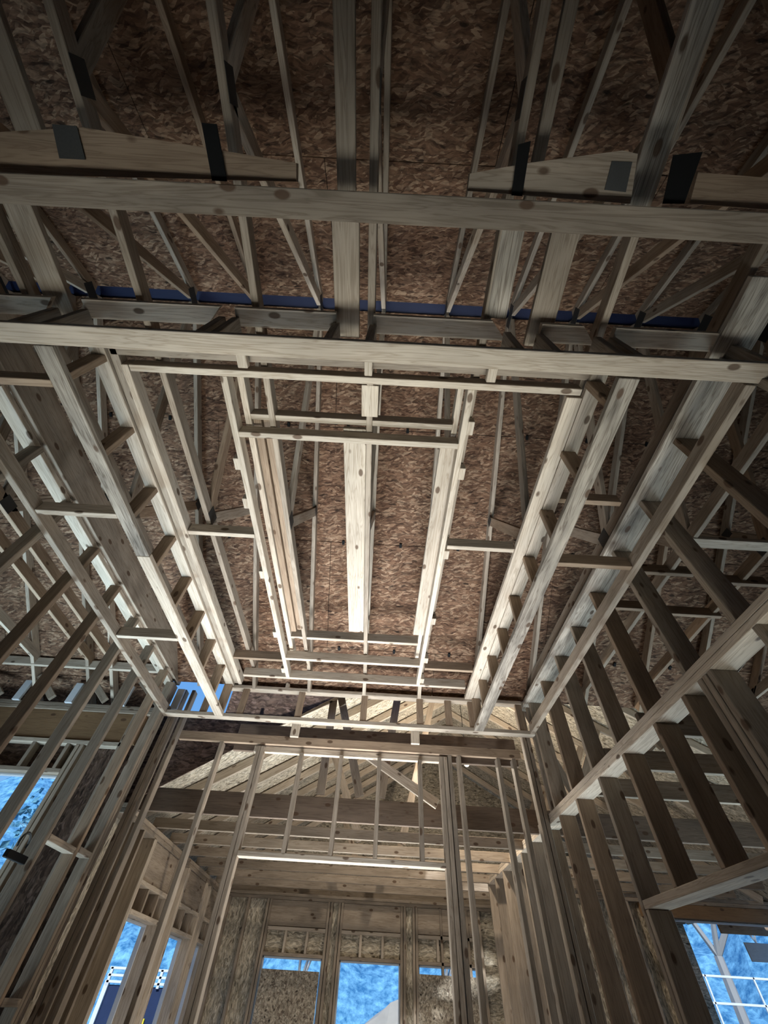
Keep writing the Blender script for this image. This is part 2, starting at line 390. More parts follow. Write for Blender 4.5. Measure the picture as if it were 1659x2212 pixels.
a, b = at(1066, 600, Z=ZC), at(1112, 600, Z=ZC)
flat(a.x, b.x, .0, .46, ZC-.003, STAIN, 'rough grey flat board between the front beams, beside the right one')

# ================================================================== SOFFIT FRAMES
# nearest beam, right above the camera
tag(bx('ceiling_beam', -2.9, 2.9, -.028, .066, Z1, Z1+T, PINE2), 'grey nearest beam crossing the whole top of the picture', 'beam')
# front ladder
t = thing('soffit_frame', (0, .545, Z1), 'knotty front ladder frame crossing below the trusses in front of the tray', 'soffit frame', 'ladder frames around the tray')
bx('bottom_rail', -2.34, 1.715, .50, .591, Z1, Z1+T, PINE, t)
ends = []
for xa, xb, cl, cr in ((-230, 140, 0, 1), (196, 485, 0, 1), (512, 727, 0, 0), (806, 1097, 0, -1), (1172, 1296, 0, -1), (1335, 1600, 0, -1)):
    x0, x1 = at(xa, 700, Z=Z2).x, at(xb, 712, Z=Z2).x
    ya, yb_ = .455, .545
    c = .085 if cr else 0
    if cr > 0:  pts = [(x0, ya, Z2), (x1, ya, Z2), (x1-c, yb_, Z2), (x0, yb_, Z2)]
    elif cr < 0: pts = [(x0, ya, Z2), (x1-c, ya, Z2), (x1, yb_, Z2), (x0, yb_, Z2)]
    else: pts = [(x0, ya, Z2), (x1, ya, Z2), (x1, yb_, Z2), (x0, yb_, Z2)]
    prism('top_rail', pts, (0, 0, T), PINE, t)
    ends += [x0, x1]
for x in ends: bx('stud', x-T/2, x+T/2, .50, .589, Z1+T, Z2, PINE2, t)
for xa, xb, ye in ((514, 535, 795), (787, 804, 812), (1050, 1070, 826)):
    a, b = at(xa, ye, Z=Z2-.05), at(xb, ye, Z=Z2-.05)
    bx('block', a.x, b.x, .59, a.y, Z2-.05, Z2-.01, PINE, t)
tag(bx('ceiling_joist', -1.6, 1.08, .60, .735, Z2+.02, Z2+.02+T, PINE2), 'flat board tucked between the front ladder frame and the tray front rail', 'joist')
a, b = at(282, 802, Z=Z2), at(1254, 855, Z=Z2)
yr = a.y
tag(bx('tray_rail', a.x, min(b.x, 1.07), yr-T, yr, Z2, Z2+D4, PINE), 'long front rail of the tray with a bright lower edge', 'rail')
yb2 = at(829, 1479, Z=Z2).y
tag(bx('tray_rail', at(527, 1465, Z=Z2).x, min(.955, at(1022, 1488, Z=Z2).x), yb2-T, yb2, Z2, Z2+D4, PINE), 'long back rail of the tray just above the back ladder frame', 'rail')

# side ladders
YK = [.73, 1.17, 1.63, 2.085, 2.545, 3.0, 3.445, 3.90, 4.30]
t = thing('soffit_frame', (-1.66, 2.4, Z1), 'pale left ladder frame with a half-new bottom rail on the tray side', 'soffit frame', 'ladder frames around the tray')
bx('bottom_rail', -1.707, -1.618, .595, 1.98, Z1, Z1+T, STAIN, t)
bx('bottom_rail', -1.707, -1.618, 1.984, 4.345, Z1, Z1+T, PINE, t)
bx('top_rail', -1.70, -1.613, .595, 4.34, Z2, Z2+T, PINE, t)
for y in YK: bx('stud', -1.707, -1.618, y, y+T, Z1+T, Z2, BROWN, t)
t = thing('soffit_frame', (1.1, 2.4, Z1), 'stained right ladder frame with rungs and hand marks on the tray side', 'soffit frame', 'ladder frames around the tray')
bx('bottom_rail', 1.048, 1.146, .60, 4.345, Z1, Z1+T, STAIN, t)
bx('top_rail', 1.078, 1.168, .60, 4.34, Z2, Z2+T, PINE, t)
for y in YK: bx('stud', 1.062, 1.15, y, y+T, Z1+T, Z2, BROWN, t)
bx('top_rail', .985, 1.073, .83, 4.34, Z2, Z2+T, PINE, t)
tag(bx('tray_rail', -1.553, -1.513, .78, 4.30, Z2, Z2+D4, PINE), 'left side rail of the tray with a thin bright lower edge', 'rail')
tag(bx('tray_rail', -1.608, -1.559, .70, 4.32, Z2+.02, Z2+D4, PINE2), 'dull rail tight against the outside of the left tray rail', 'rail')
# ledgers on the side walls
tag(bx('ledger_board', XL+.004, XL+.004+T+.006, .60, YB-.06, Z1, Z1+D4, PINE2), 'dull ledger nailed along the left stud wall under the soffit', 'ledger')
tag(bx('ledger_board', 1.640, 1.688, .60, 4.345, Z1, Z1+D4, PINE2), 'rough ledger nailed along the right stud wall under the soffit', 'ledger')
# back ladder
t = thing('soffit_frame', (-.3, 4.385, Z1), 'back ladder frame spanning above the wide doorway', 'soffit frame', 'ladder frames around the tray')
bx('bottom_rail', XL+.04, 1.70, 4.35, 4.435, Z1, Z1+T, PINE, t)
bx('top_rail', -1.72, 1.62, 4.35, 4.435, 2.185, 2.185+T, PINE, t)
for px in (440, 520, 646, 786, 907, 968, 1018, 1120):
    x = at(px, 1530, Y=4.36).x
    bx('stud', x-.035, x+.035, 4.355, 4.393, Z1+T, 2.185, BROWN, t)
for px in (636, 897):
    x = at(px, 1585, Y=4.44).x
    bx('block', x-.045, x+.045, 4.44, 4.478, Z1-.12, Z1+.04, PINE, t)

# joists that tie ladders and tray
def joist(x0, x1, y, z, mat, label, group='short joists around the tray', h=D4, n='ceiling_joist'):
    return tag(bx(n, x0, x1, y-T, y, z, z+h, mat), label, 'joist', group)
joist(XL+.05, -1.71, 1.655, Z1+.005, PINE, 'brown short joist across the left soffit near its middle')
joist(XL+.05, -1.71, 3.0, Z1+.005, PINE, 'brown short joist across the left soffit near the back')
joist(XL+.05, -1.71, .80, Z1+.005, BROWN, 'dark short joist across the left soffit by the front beam')
joist(-1.51, -1.0, 2.06, Z2, PINE, 'short joist left of the tray opening with a white lower edge')
joist(.47, .98, 2.06, Z2, PINE, 'short joist right of the tray opening with a pale lower edge')
joist(1.15, 1.64, 1.86, Z1+.01, BROWN, 'curved-edged brown joist across the right soffit at its middle')
joist(1.15, 1.64, 1.62, ZC-.03, BROWN, 'upper brown joist across the right soffit')
joist(-1.51, -1.0, 3.80, Z2+.01, BROWN, 'short joist at the back left corner of the tray')
joist(.48, .98, 3.80, Z2+.01, BROWN, 'short joist at the back right corner of the tray')
# tray inner frames
t = thing('ceiling_frame', (-.27, 2.4, Z2), 'bright lower rectangular frame hanging in the middle of the tray', 'tray frame', 'two stacked tray frames')
bx('side_rail', -.997, -.957, yr, yb2-T, Z2, Z2+D4, PINE, t)
bx('side_rail', .420, .458, yr, yb2-T, Z2, Z2+D4, PINE, t)
c1 = at(829, 962, Z=Z2).y; b2 = at(829, 1438, Z=Z2).y
bx('cross_bar', -.957, .420, c1-T, c1, Z2, Z2+D4, PINE, t)
bx('cross_bar', -.957, .420, b2-T, b2, Z2, Z2+D4, PINE, t)
for i, (y, s) in enumerate(((1.02, 1), (1.35, 1), (2.10, 1), (2.95, 1), (3.6, 1), (4.0, 1))):
    bx('block', .458, .50, y, y+.09, Z2+.02, Z2+.08, PINE, t)
    bx('block', -1.04, -.997, y+.35, y+.44, Z2+.02, Z2+.08, PINE, t)
t = thing('ceiling_frame', (-.27, 2.3, ZC), 'upper rectangular frame above the bright hanging frame of the tray', 'tray frame', 'two stacked tray frames')
z3 = 2.315
bx('side_rail', -.945, -.905, yr, 3.86, z3, z3+D4, PINE, t)
bx('side_rail', .385, .423, yr, 3.86, z3+.026, z3+D4+.02, PINE, t)
c0 = at(829, 922, Z=z3).y; b1 = at(829, 1391, Z=z3).y
bx('cross_bar', -.905, .385, c0-T, c0, z3, z3+D4, PINE, t)
bx('cross_bar', -.905, .385, b1-T, b1, z3, z3+D4, PINE, t)
# knotty loose studs lying beside the left rail
for x, z, l in ((-.875, 2.335, 'knotty brown board lying next to the left rail inside the tray'), (-.818, 2.36, 'second brown board along the left inside of the tray')):
    tag(bx('nailer_board', x-.026, x+.026, 1.13, 3.44, z, z+D4, BROWN), l, 'board')

# ================================================================== LEFT STUD WALL
t = thing('stud_wall', (XL-.045, 2.3, FL), 'tall left stud wall, open between its studs', 'stud wall', 'stud walls around the room')
ys = [-.02+.455*k for k in range(0, 10)]
for y in ys: bx('stud', XL-D4, XL, y, y+.04, FL+T, Z2, PINE2 if S.random() < .6 else BROWN, t)
for y in (4.33, 4.375, 4.42): bx('stud', XL-D4, XL, y, y+T, FL+T, Z2, PINE2, t)
bx('top_plate', XL-D6, XL-.045, -.3, YB, Z2+.0, Z2+T, PINE, t)
bx('bottom_plate', XL-D4, XL, -.3, YB, FL, FL+T, PINE2, t)
for z, y0, y1 in ((.70, 3.665, 4.07), (.72, 4.12, 4.33), (-.04, 4.12, 4.33)):
    bx('fire_block', XL-D4, XL, y0, y1, z-T, z, PINE2, t)
tag(bx('ceiling_beam', XL-.05, XL-.008, -.5, YB, Z2+T+.003, 2.50, PINE2), 'deep brown beam lying along the top of the left stud wall', 'beam')

# ================================================================== RIGHT STUD WALL
t = thing('stud_wall', (XR+.045, 3, FL), 'right stud wall in two heights with a bright blue-white double plate and a doorway', 'stud wall', 'stud walls around the room')
bx('middle_plate', XR, XR+D6, .2, 7.4, ZP, ZP+T, PINE, t)
bx('middle_plate', XR, XR+D6, .2, 7.4, ZP+T+.001, ZP+2*T, PINE, t)
for k in range(-1, 8):
    y = 1.03+.465*k
    bx('stud', XR, XR+D6, y, y+T, ZP+2*T, Z2-.02, PINE2 if k % 3 else BROWN, t)
bx('stud', XR, XR+D6, 4.40, 4.40+T, ZP+2*T, Z2-.02, PINE2, t)
bx('top_plate', XR-.05, XR+D6, .2, 4.5, Z2-.02, Z2+.018, STAIN, t)
for y in (3.785, 4.22, 4.67, 5.13, 5.58, 6.03, 6.48, 6.93, 7.35): bx('stud', XR, XR+D6, y, y+T, FL+T, ZP, BROWN if y < 5 else PINE2, t)
for y in (1.80, 1.845, 1.89): bx('stud', XR, XR+D6, y, y+T, FL+T, ZP, PINE2, t)
for y in (3.25, 3.295): bx('stud', XR, XR+D6, y, y+T, FL+T, ZP if y > 3.27 else .44, PINE2, t)
for y in (1.05, 1.42): bx('stud', XR, XR+D6, y, y+T, FL+T, ZP, PINE2, t)
bx('door_header', XR, XR+D6, 1.93, 3.29, .442, .482, PINE2, t)
for y in (2.06, 2.40, 2.86): bx('cripple_stud', XR, XR+D6, y, y+T, .482, ZP, BROWN, t)
bx('bottom_plate', XR, XR+D6, 3.25, 7.4, FL, FL+T, PINE2, t)

# ================================================================== BACK STUD WALL WITH THE WIDE DOORWAY
t = thing('stud_wall', (-.3, YB, FL), 'back stud wall with short studs over a wide doorway', 'stud wall', 'stud walls around the room')
Yb0, Yb1 = YB, YB+D4
bx('top_plate', at(388, 1590, Y=YB).x, at(1122, 1620, Y=YB).x, YB-.002, YB+T, 1.68, 1.765, BROWN, t)
bx('top_plate', at(548, 1612, Y=YB).x, at(966, 1645, Y=YB).x, YB+.04, YB+D4, 1.62, 1.675, PINE, t)
jl = at(418, 2212, Y=YB).x; jr = at(985, 2212, Y=YB).x
for k in range(2): bx('jamb_stud', jl-T*(k+1)-.004*k, jl-T*k-.004*k, Yb0, Yb1, FL+T, 1.66, PINE2, t)
for k in range(2): bx('jamb_stud', jr+T*k+.004*k, jr+T*(k+1)+.004*k, Yb0, Yb1, FL+T, 1.66, PINE2, t)
bx('jamb_stud', jr+.09, jr+.128, Yb0, Yb1, FL+T, 1.68, PINE2, t)
bx('door_header', jl, jr, Yb0, Yb1, .785, .822, PINE, t)
for px in (630, 725, 815, 910):
    x = at(px, 1740, Y=YB).x; bx('cripple_stud', x-T/2, x+T/2, Yb0, Yb1, .822, 1.62, PINE2, t)
for px, py in ((446, 1700), (1003, 1750), (1095, 1750), (1122, 1700)):
    x = at(px, py, Y=YB).x; bx('stud', x-T/2, x+T/2, Yb0, Yb1, FL+T, 1.68, PINE2, t)
for x in (XL+.02, XL+.062, XL+.16): bx('stud', x, x+T, Yb0, Yb1, FL+T, 2.2, PINE2, t)
for x in (1.60, 1.645): bx('stud', x, x+T, Yb0, Yb1, FL+T, 2.2, PINE2, t)
bx('bottom_plate', XL, jl, Yb0, Yb1, FL, FL+T, PINE2, t)
bx('bottom_plate', jr, XR, Yb0, Yb1, FL, FL+T, PINE2, t)
tag(bx('ceiling_beam', -1.5, 1.55, 4.64, 4.68, 1.66, 1.93, DARK_PINE), 'brown laminated beam just behind the top of the back stud wall', 'beam')

# ================================================================== REAR SECTION ROOF AND TRUSSES
RX, RZ0, RP = 1.35, 1.30, .56          # ridge x, heel height, pitch
def rz(x): return RZ0+RP*((x+2.4) if x < RX else (2*RX-x+2.4))
for side in (-1, 1):
    xe = -2.9 if side < 0 else 2*RX+2.9
    pts = [(RX, (4.76 if side < 0 else 4.38), rz(RX)+.112), (xe, (4.76 if side < 0 else 4.38), rz(xe)+.112), (xe, 9.6, rz(xe)+.112), (RX, 9.6, rz(RX)+.112)]
    struct(prism('ceiling', pts, (0, 0, .014), OSB_WALL))
YT = [4.86+.61*k for k in range(8)]
ordn = ['nearest', 'second', 'third', 'fourth', 'fifth', 'sixth', 'seventh', 'farthest']
for k, y in enumerate(YT):
    t = thing('rear_truss', (RX, y, ZP), 'low truss spanning the rear rooms, %s behind the doorway wall' % ordn[k], 'roof truss', 'trusses over the rear rooms')
    h = .20 if k == 0 else D4
    m = DARK_PINE if k == 0 else PINE2
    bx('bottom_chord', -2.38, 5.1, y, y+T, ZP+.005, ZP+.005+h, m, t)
    ln = math.hypot(1, RP)
    for side in (-1, 1):
        xe = -2.75 if side < 0 else 2*RX+2.75
        beam('top_chord', (RX, y+T/2, rz(RX)+.04), (xe, y+T/2, rz(xe)+.04), T, D4, PINE, t, up=(-side*RP/ln, 0, 1/ln))
    for xa, xb in (((-.53, -.53), (-.12, -.44), (.10, .32), (2.2, 1.5)) if k == 0 else ((-.1, -.6), (.4, .9), (2.2, 3.0)) if k in (2, 5) else ((2.2, 3.0),)):
        beam('web', (xa, y+T/2, ZP+h+.03), (xb, y+T/2, rz(xb)), T, D4, PINE2, t, up=(0, 0, 1) if abs(xa-xb) > .01 else (1, 0, 0))
struct(prism('wall_gable_rear', [(-2.6, 9.5, ZP), (2*RX+2.6, 9.5, ZP), (2*RX+2.6, 9.5, rz(2*RX+2.6)+.1), (RX, 9.5, rz(RX)+.1), (-2.6, 9.5, rz(-2.6)+.1)], (0, .012, 0), OSB_WALL))
struct(prism('sun_block_gable', [(-1.2, 4.24, 2.41), (2*RX+1.2, 4.24, 2.41), (2*RX+.4, 4.24, 2.95), (RX, 4.24, rz(RX)+.2), (-.4, 4.24, 2.75)], (0, .012, 0), OSB_DARK))  # unseen panel added to stop sun leaking between the two roofs
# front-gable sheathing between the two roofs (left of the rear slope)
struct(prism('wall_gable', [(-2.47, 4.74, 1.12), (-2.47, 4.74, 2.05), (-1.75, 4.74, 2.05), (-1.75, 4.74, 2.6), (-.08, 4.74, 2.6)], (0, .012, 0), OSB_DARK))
# slanted brace in the gable
tag(beam('diagonal_brace', at(795, 1632, Y=4.80), at(945, 1738, Y=4.80), .03, D4, PINE, None, up=(0, 0, 1)), 'pale diagonal brace slanting down behind the short studs of the doorway', 'brace')
# girder blocking over the left side room, with its zigzag of braces
t = thing('blocking_truss', (-3.4, 4.25, 2.0), 'zigzag blocking frame above the left exterior wall, lit from the eave', 'blocking frame')
bx('bottom_chord', -5.4, -2.40, 4.22, 4.26, 2.25, 2.25+D4, PINE, t)
for k in range(5):
    x = -5.0+.58*k
    beam('web', (x, 4.40, 2.22), (x+.30, 4.40, 1.98), T, .07, PINE2, t)
    bx('stud', x+.42, x+.50, 4.44, 4.47, 1.96, 2.18, WHITE, t)

# low trusses over the right-hand room, nearer than the doorway wall
for k, y in enumerate((2.75, 3.36, 3.97)):
    t = thing('side_room_joist', (3.4, y, ZP), 'ceiling joist over the right room beyond the stud wall, %s' % ['nearest', 'middle', 'farthest'][k], 'joist', 'ceiling joists over the right room')
    bx('board', XR+D6+.005, 5.3, y, y+T, ZP+.09, ZP+.09+D6, PINE2, t)
    beam('web', (2.3, y+T/2, ZP+.27), (3.1, y+T/2, ZP+.85), T, .06, PINE, t)
# lateral bracing seen above the right wall
for i, (xa, ya, xb, yb_, lab) in enumerate((
    (1380, 1234, 1492, 1254, 'pale-edged lateral brace between studs above the right wall, upper'),
    (1435, 1326, 1552, 1341, 'pale-edged lateral brace between studs above the right wall, lower'),
    (1562, 1262, 1656, 1272, 'pale-edged lateral brace at the right picture edge'),
    (1330, 1314, 1396, 1326, 'short pale-edged lateral brace just right of the right ledger'))):
    a, b = at(xa, ya, Z=2.27), at(xb, yb_, Z=2.27); y = (a.y+b.y)/2
    tag(bx('lateral_brace', a.x, b.x, y-T, y, 2.27, 2.27+D4, BROWN), lab, 'brace', 'lateral braces over the right wall')
a, b = at(1482, 1180, Z=2.30), at(1720, 1190, Z=2.30)
tag(bx('lateral_brace', a.x, b.x+.6, a.y-D4, a.y, 2.29, 2.29+T, PINE), 'wide pale lateral brace lying flat at the right picture edge', 'brace')

# ================================================================== EXTERIOR WALLS
def ext_wall_x(name, x0, x1, y, z0, z1, openings, mat, studs=None, inside=-1, wood_=PINE2, heads=True):
    """sheathed wall running along x; openings = (x0, x1, z0, z1); framing stands on the inside face"""
    root = sempty(name, ((x0+x1)/2, y, z0))
    xs = sorted([x0, x1]+[v for o in openings for v in o[:2]])
    for i in range(len(xs)-1):
        a, b = xs[i], xs[i+1]; op = [o for o in openings if o[0] <= a+1e-6 and o[1] >= b-1e-6]
        if op:
            o = op[0]
            bx('sheathing', a, b, y, y+.012, o[3], z1, mat, root)
            if o[2] > z0+.02: bx('sheathing', a, b, y, y+.012, z0, o[2], mat, root)
        else: bx('sheathing', a, b, y, y+.012, z0, z1, mat, root)
    yi0, yi1 = y-D4, y-.001
    bx('top_plate', x0, x1, yi0, yi1, z1-T, z1, wood_, root); bx('top_plate', x0, x1, yi0, yi1, z1-2*T-.002, z1-T-.002, wood_, root)
    bx('bottom_plate', x0, x1, yi0, yi1, z0, z0+T, wood_, root)
    return root, yi0, yi1

# far wall of the rear room with three openings
WH = .455                              # window head height above the eye
def fx(px): return at(px, 2078, Y=YF).x
far = [(fx(566), fx(696), -1.2, WH), (fx(733), fx(864), -1.2, WH), (fx(903), fx(1032), -1.2, WH)]
root, yi0, yi1 = ext_wall_x('wall_back', -2.4, 5.2, YF, FL, ZP, far, OSB_WALL)
for o in far:
    for x in (o[0]-.085, o[0]-T, o[1], o[1]+.047): bx('stud', x, x+T, yi0, yi1, FL+T, ZP-2*T-.002, PINE2, root)
    bx('window_header', o[0], o[1], yi0+.02, yi1, ZP-2*T-.30, ZP-2*T-.004, PINE2, root)
    bx('header_plate', o[0], o[1], yi0, yi1, ZP-2*T-.345, ZP-2*T-.305, PINE, root)
    bx('header_plate', o[0], o[1], yi0, yi1, WH, WH+T, PINE2, root)
    for f in (.33, .70):
        x = o[0]+(o[1]-o[0])*f; bx('cripple_stud', x-T/2, x+T/2, yi0, yi1, WH+T, ZP-2*T-.345, PINE, root)
for x in (-2.3, -2.22, -1.9, 1.2, 1.62, 2.1, 2.6, 3.1, 3.6, 4.1, 4.6): bx('stud', x, x+T, yi0, yi1, FL+T, ZP-2*T-.002, PINE2, root)
def window_x(n, x0, x1, y, z0, z1, mat=WHITE):
    r = sempty('window_%d' % n, ((x0+x1)/2, y, z0))
    bx('window_frame', x0, x0+.02, y-.01, y+.03, z0, z1, mat, r); bx('window_frame', x1-.02, x1, y-.01, y+.03, z0, z1, mat, r)
    bx('window_frame', x0, x1, y-.01, y+.03, z1-.02, z1, mat, r); bx('window_frame', x0, x1, y-.01, y+.03, z0, z0+.02, mat, r)
    return r
for i, o in enumerate(far): window_x(i+1, o[0], o[1], YF, o[2], o[3])
tag(bx('strand_board_sheet', far[0][0]+.03, far[0][1]-.02, YF-D4-.016, YF-D4-.004, -1.15, WH-.13, OSB_SHEET), 'strand board sheet blocking the left window of the far wall', 'board sheet', 'sheets blocking the far windows')
tag(bx('strand_board_sheet', far[2][0]-.01, far[2][1]+.02, YF-D4-.016, YF-D4-.004, -1.15, WH-.09, OSB_SHEET), 'strand board sheet blocking the right window of the far wall', 'board sheet', 'sheets blocking the far windows')

# left exterior wall of the rear room (runs along y)
root = sempty('wall_left', (-2.4, 6.8, FL))
XW = -2.32
wl = [(5.62, 6.50), (7.02, 7.92), (8.25, 8.85)]
ws = .50
ysg = [4.56, 5.62, 6.50, 7.02, 7.92, 8.25, 8.85, YF]
for i in range(7):
    a, b = ysg[i], ysg[i+1]
    if (a, b) in wl:
        bx('sheathing', XW-D6-.012, XW-D6, a, b, ws, ZP-.43, OSB_DARK, root)  # shade between the short studs put into a darker board colour
    else: bx('sheathing', XW-D6-.012, XW-D6, a, b, FL, ZP, OSB_WALL, root)
bx('top_plate', XW-D6, XW, 4.62, YF, ZP-T, ZP, PINE2, root); bx('top_plate', XW-D6, XW, 4.62, YF, ZP-2*T-.002, ZP-T-.002, PINE2, root)
for (a, b) in wl:
    bx('window_header', XW-D6+.005, XW-.02, a, b, ZP-.39, ZP-2*T-.004, PINE2, root)
    bx('header_plate', XW-D6, XW, a, b, ZP-.43, ZP-.392, PINE, root)
    bx('header_plate', XW-D6, XW, a, b, ws, ws+T, PINE, root)
    for f in (.3, .68):
        y = a+(b-a)*f; bx('cripple_stud', XW-D6, XW, y, y+T, ws+T, ZP-.43, PINE2, root)
    for y in (a-T, a-.08, b, b+.042): bx('stud', XW-D6, XW, y, y+T, FL+T, ZP-2*T-.002, PINE, root)
for y in (4.95, 5.2, 8.95): bx('stud', XW-D6, XW, y, y+T, FL+T, ZP-2*T-.002, PINE2, root)
for i, (a, b) in enumerate(wl):
    r = sempty('window_%d' % (4+i), (XW-D6, (a+b)/2, -1.0))
    for y in (a, b-.02): bx('window_frame', XW-D6-.03, XW-D6+.02, y, y+.02, -1.3, ws, WHITE, r)
    bx('window_frame', XW-D6-.03, XW-D6+.02, a, b, ws-.02, ws, WHITE, r)

# exterior wall of the left side room, in line with the back wall
YE = 4.58
wx1 = at(128, 1690, Y=YE).x; wzh = at(60, 1672, Y=YE).z
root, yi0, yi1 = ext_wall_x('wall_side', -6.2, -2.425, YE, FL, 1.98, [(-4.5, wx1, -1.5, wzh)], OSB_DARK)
bx('window_header', -4.6, wx1+.55, yi0+.01, yi1, 1.62, 1.90, LVL, root)
bx('header_plate', -4.6, wx1+.5, yi0, yi1, 1.575, 1.615, PINE, root)
bx('header_plate', -4.5, wx1, yi0, yi1, wzh, wzh+T, PINE2, root)
for x in (-4.3, -3.9, -3.5, -3.15): bx('cripple_stud', x, x+T, yi0, yi1, wzh+T, 1.575, PINE2, root)
for x in (wx1, wx1+.045, wx1+.42): bx('stud', x, x+T, yi0, yi1, FL+T, 1.575 if x < wx1+.3 else 1.90, PINE2, root)
window_x(7, -4.5, wx1, YE, -1.5, wzh)

# exterior wall of the right-hand room
YX = 7.46
root, yi0, yi1 = ext_wall_x('wall_right', XR+D6+.01, 7.6, YX, FL, ZP, [(4.12, 6.6, -.9, .925)], OSB_WALL)
bx('window_header', 3.75, 7.0, yi0+.005, yi1, .93, ZP-2*T-.004, LVL, root)
for x in (1.85, 2.2, 2.65, 3.1, 3.55, 3.78, 4.08): bx('stud', x, x+T, yi0, yi1, FL+T, .93 if x > 3.7 else ZP-2*T-.004, PINE2, root)
window_x(8, 4.12, 6.6, YX, -.9, .925)
tag(bx('eave_board', 5.0, 7.4, YX+.35, YX+.39, .86, .95, BROWN), 'brown eave board outside above the right window', 'board')
tag(bx('white_sheet', 5.35, 6.2, YX+.5, YX+.52, .62, .80, WHITE), 'white sheet hanging outside the right window by the eave', 'sheet')

# ================================================================== SMALL THINGS
def clip(x, s):
    y = YR+s*.864; z = roofz(YR)-s*.504
    o = beam('panel_clip', (x-.014, y-.004, z-.006), (x+.014, y-.004, z-.006), .045, .012, BLACK, None, up=(0, .504, .864))
    return o
rown = {1.21: 'upper', 2.43: 'middle', 3.65: 'lower'}
for s in (1.21, 2.43, 3.65):
    for k in range(-5, 6):
        x = -.145+.62*k+.31
        side = 'left' if x < -.2 else 'right'
        tag(clip(x, s), 'black clip on the %s roof panel joint, number %d %s of the centre' % (rown[s], abs(k)+1 if x > 0 else abs(k), side), 'clip', 'black clips on roof panel joints')
# hanging lamp bulb in the rear attic
bp_ = at(1008, 1650, Y=5.9)
t = thing('work_lamp', bp_, 'small glowing bulb hanging in the rear attic to the right of the doorway', 'lamp')
bm = bmesh.new(); bmesh.ops.create_uvsphere(bm, u_segments=16, v_segments=10, radius=.035)
me = bpy.data.meshes.new('bulb'); bm.to_mesh(me); bm.free()
GL = bpy.data.materials.new('glowing_bulb'); GL.use_nodes = True
gb = GL.node_tree.nodes['Principled BSDF']; gb.inputs['Emission Color'].default_value = (1, .85, .6, 1); gb.inputs['Emission Strength'].default_value = 12
meshobj('bulb', me, GL, Matrix.Translation(bp_), t)
bx('socket', bp_.x-.02, bp_.x+.02, bp_.y-.02, bp_.y+.02, bp_.z+.03, bp_.z+.09, BLACK, t)
bx('cord', bp_.x-.004, bp_.x+.004, bp_.y-.004, bp_.y+.004, bp_.z+.09, rz(bp_.x)-.01, BLACK, t)
l = bpy.data.lights.new('bulb_light', 'POINT'); l.energy = 120; l.color = (1, .87, .70); l.shadow_soft_size = .05
lo = bpy.data.objects.new('bulb_light', l); COL.objects.link(lo); lo.location = bp_+Vector((-.05, -.12, CAMZ)); 
# black hook bracket on the left wall
hb = at(30, 1850, X=XL+.01)
t = thing('hook_bracket', hb, 'black bracket with a hook clamped to a left wall stud', 'bracket')
bx('arm', XL+.002, XL+.03, hb.y-.10, hb.y+.12, hb.z-.02, hb.z+.02, BLACK, t)
bm = bmesh.new()
pts = [Vector((0, .05*math.cos(a_), .05*math.sin(a_))) for a_ in [i*math.pi/8-.3 for i in range(11)]]
prev = None
for p in pts:
    ring = [bm.verts.new(p+Vector((.008*math.cos(b_), 0, .008*math.sin(b_)))) for b_ in (0, 1.57, 3.14, 4.71)]
    if prev:
        for i in range(4): bm.faces.new((prev[i], prev[(i+1) % 4], ring[(i+1) % 4], ring[i]))
    prev = ring
me = bpy.data.meshes.new('hook'); bm.to_mesh(me); bm.free()
meshobj('hook', me, STEEL, Matrix.Translation((XL+.02, hb.y, hb.z+.07)), t)

# ================================================================== OUTDOORS
def tree(x, y, h, r, label, bare=False):
    t = thing('tree', (x, y, FL-.3), label, 'tree', 'trees outside the openings')
    bm = bmesh.new()
    def limb(p, q, r0, r1):
        d = (q-p).normalized(); u = d.orthogonal().normalized(); v = d.cross(u)
        a = [bm.verts.new(p+(u*math.cos(i*1.047)+v*math.sin(i*1.047))*r0) for i in range(6)]
        b = [bm.verts.new(q+(u*math.cos(i*1.047)+v*math.sin(i*1.047))*r1) for i in range(6)]
        for i in range(6): bm.faces.new((a[i], a[(i+1) % 6], b[(i+1) % 6], b[i]))
    rnd = random.Random(int(x*31+y*7)); tips = []
    def grow(p, d, L, rad, n):
        q = p+d*L; limb(p, q, rad, rad*.68)
        if n == 0: tips.append(q); return
        for i in range(3 if n > 1 else 4):
            nd = (d+Vector((rnd.uniform(-.8, .8), rnd.uniform(-.8, .8), rnd.uniform(-.1, .5)))).normalized()
            grow(q, nd, L*rnd.uniform(.55, .8), rad*.45, n-1)
    grow(Vector((0, 0, 0)), Vector((.03, 0, 1)).normalized(), h*.36, h*(.016 if bare else .022), 5 if bare else 4)
    me = bpy.data.meshes.new('trunk'); bm.to_mesh(me); bm.free()
    W = Matrix.Translation((x, y, FL-.3)); meshobj('trunk', me, BARK, W, t)
    if not bare:
        bm = bmesh.new()
        for q in tips:
            for j in range(9):
                c = q+Vector((rnd.gauss(0, r*.22), rnd.gauss(0, r*.22), rnd.gauss(0, r*.2)))
                s = rnd.uniform(.12, .3)*r*.35
                u = Vector((rnd.uniform(-1, 1), rnd.uniform(-1, 1), rnd.uniform(-1, 1))).normalized(); v = u.orthogonal().normalized()
                w_ = u.cross(v)*.7
                vs = [bm.verts.new(c+v*s), bm.verts.new(c+w_*s), bm.verts.new(c-v*s), bm.verts.new(c-w_*s+u*s*.4)]
                bm.faces.new(vs)
        me = bpy.data.meshes.new('foliage'); bm.to_mesh(me); bm.free(); meshobj('foliage', me, LEAF, W, t)
    return t
tree(-2.4, 23, 6, 1.7, 'leafy tree seen at the left of the middle far window')
tree(3.6, 27, 7, 1.8, 'leafy tree seen at the right of the middle far window')
tree(-7.5, 16.5, 8, 2.2, 'leafy tree outside the upper left window')
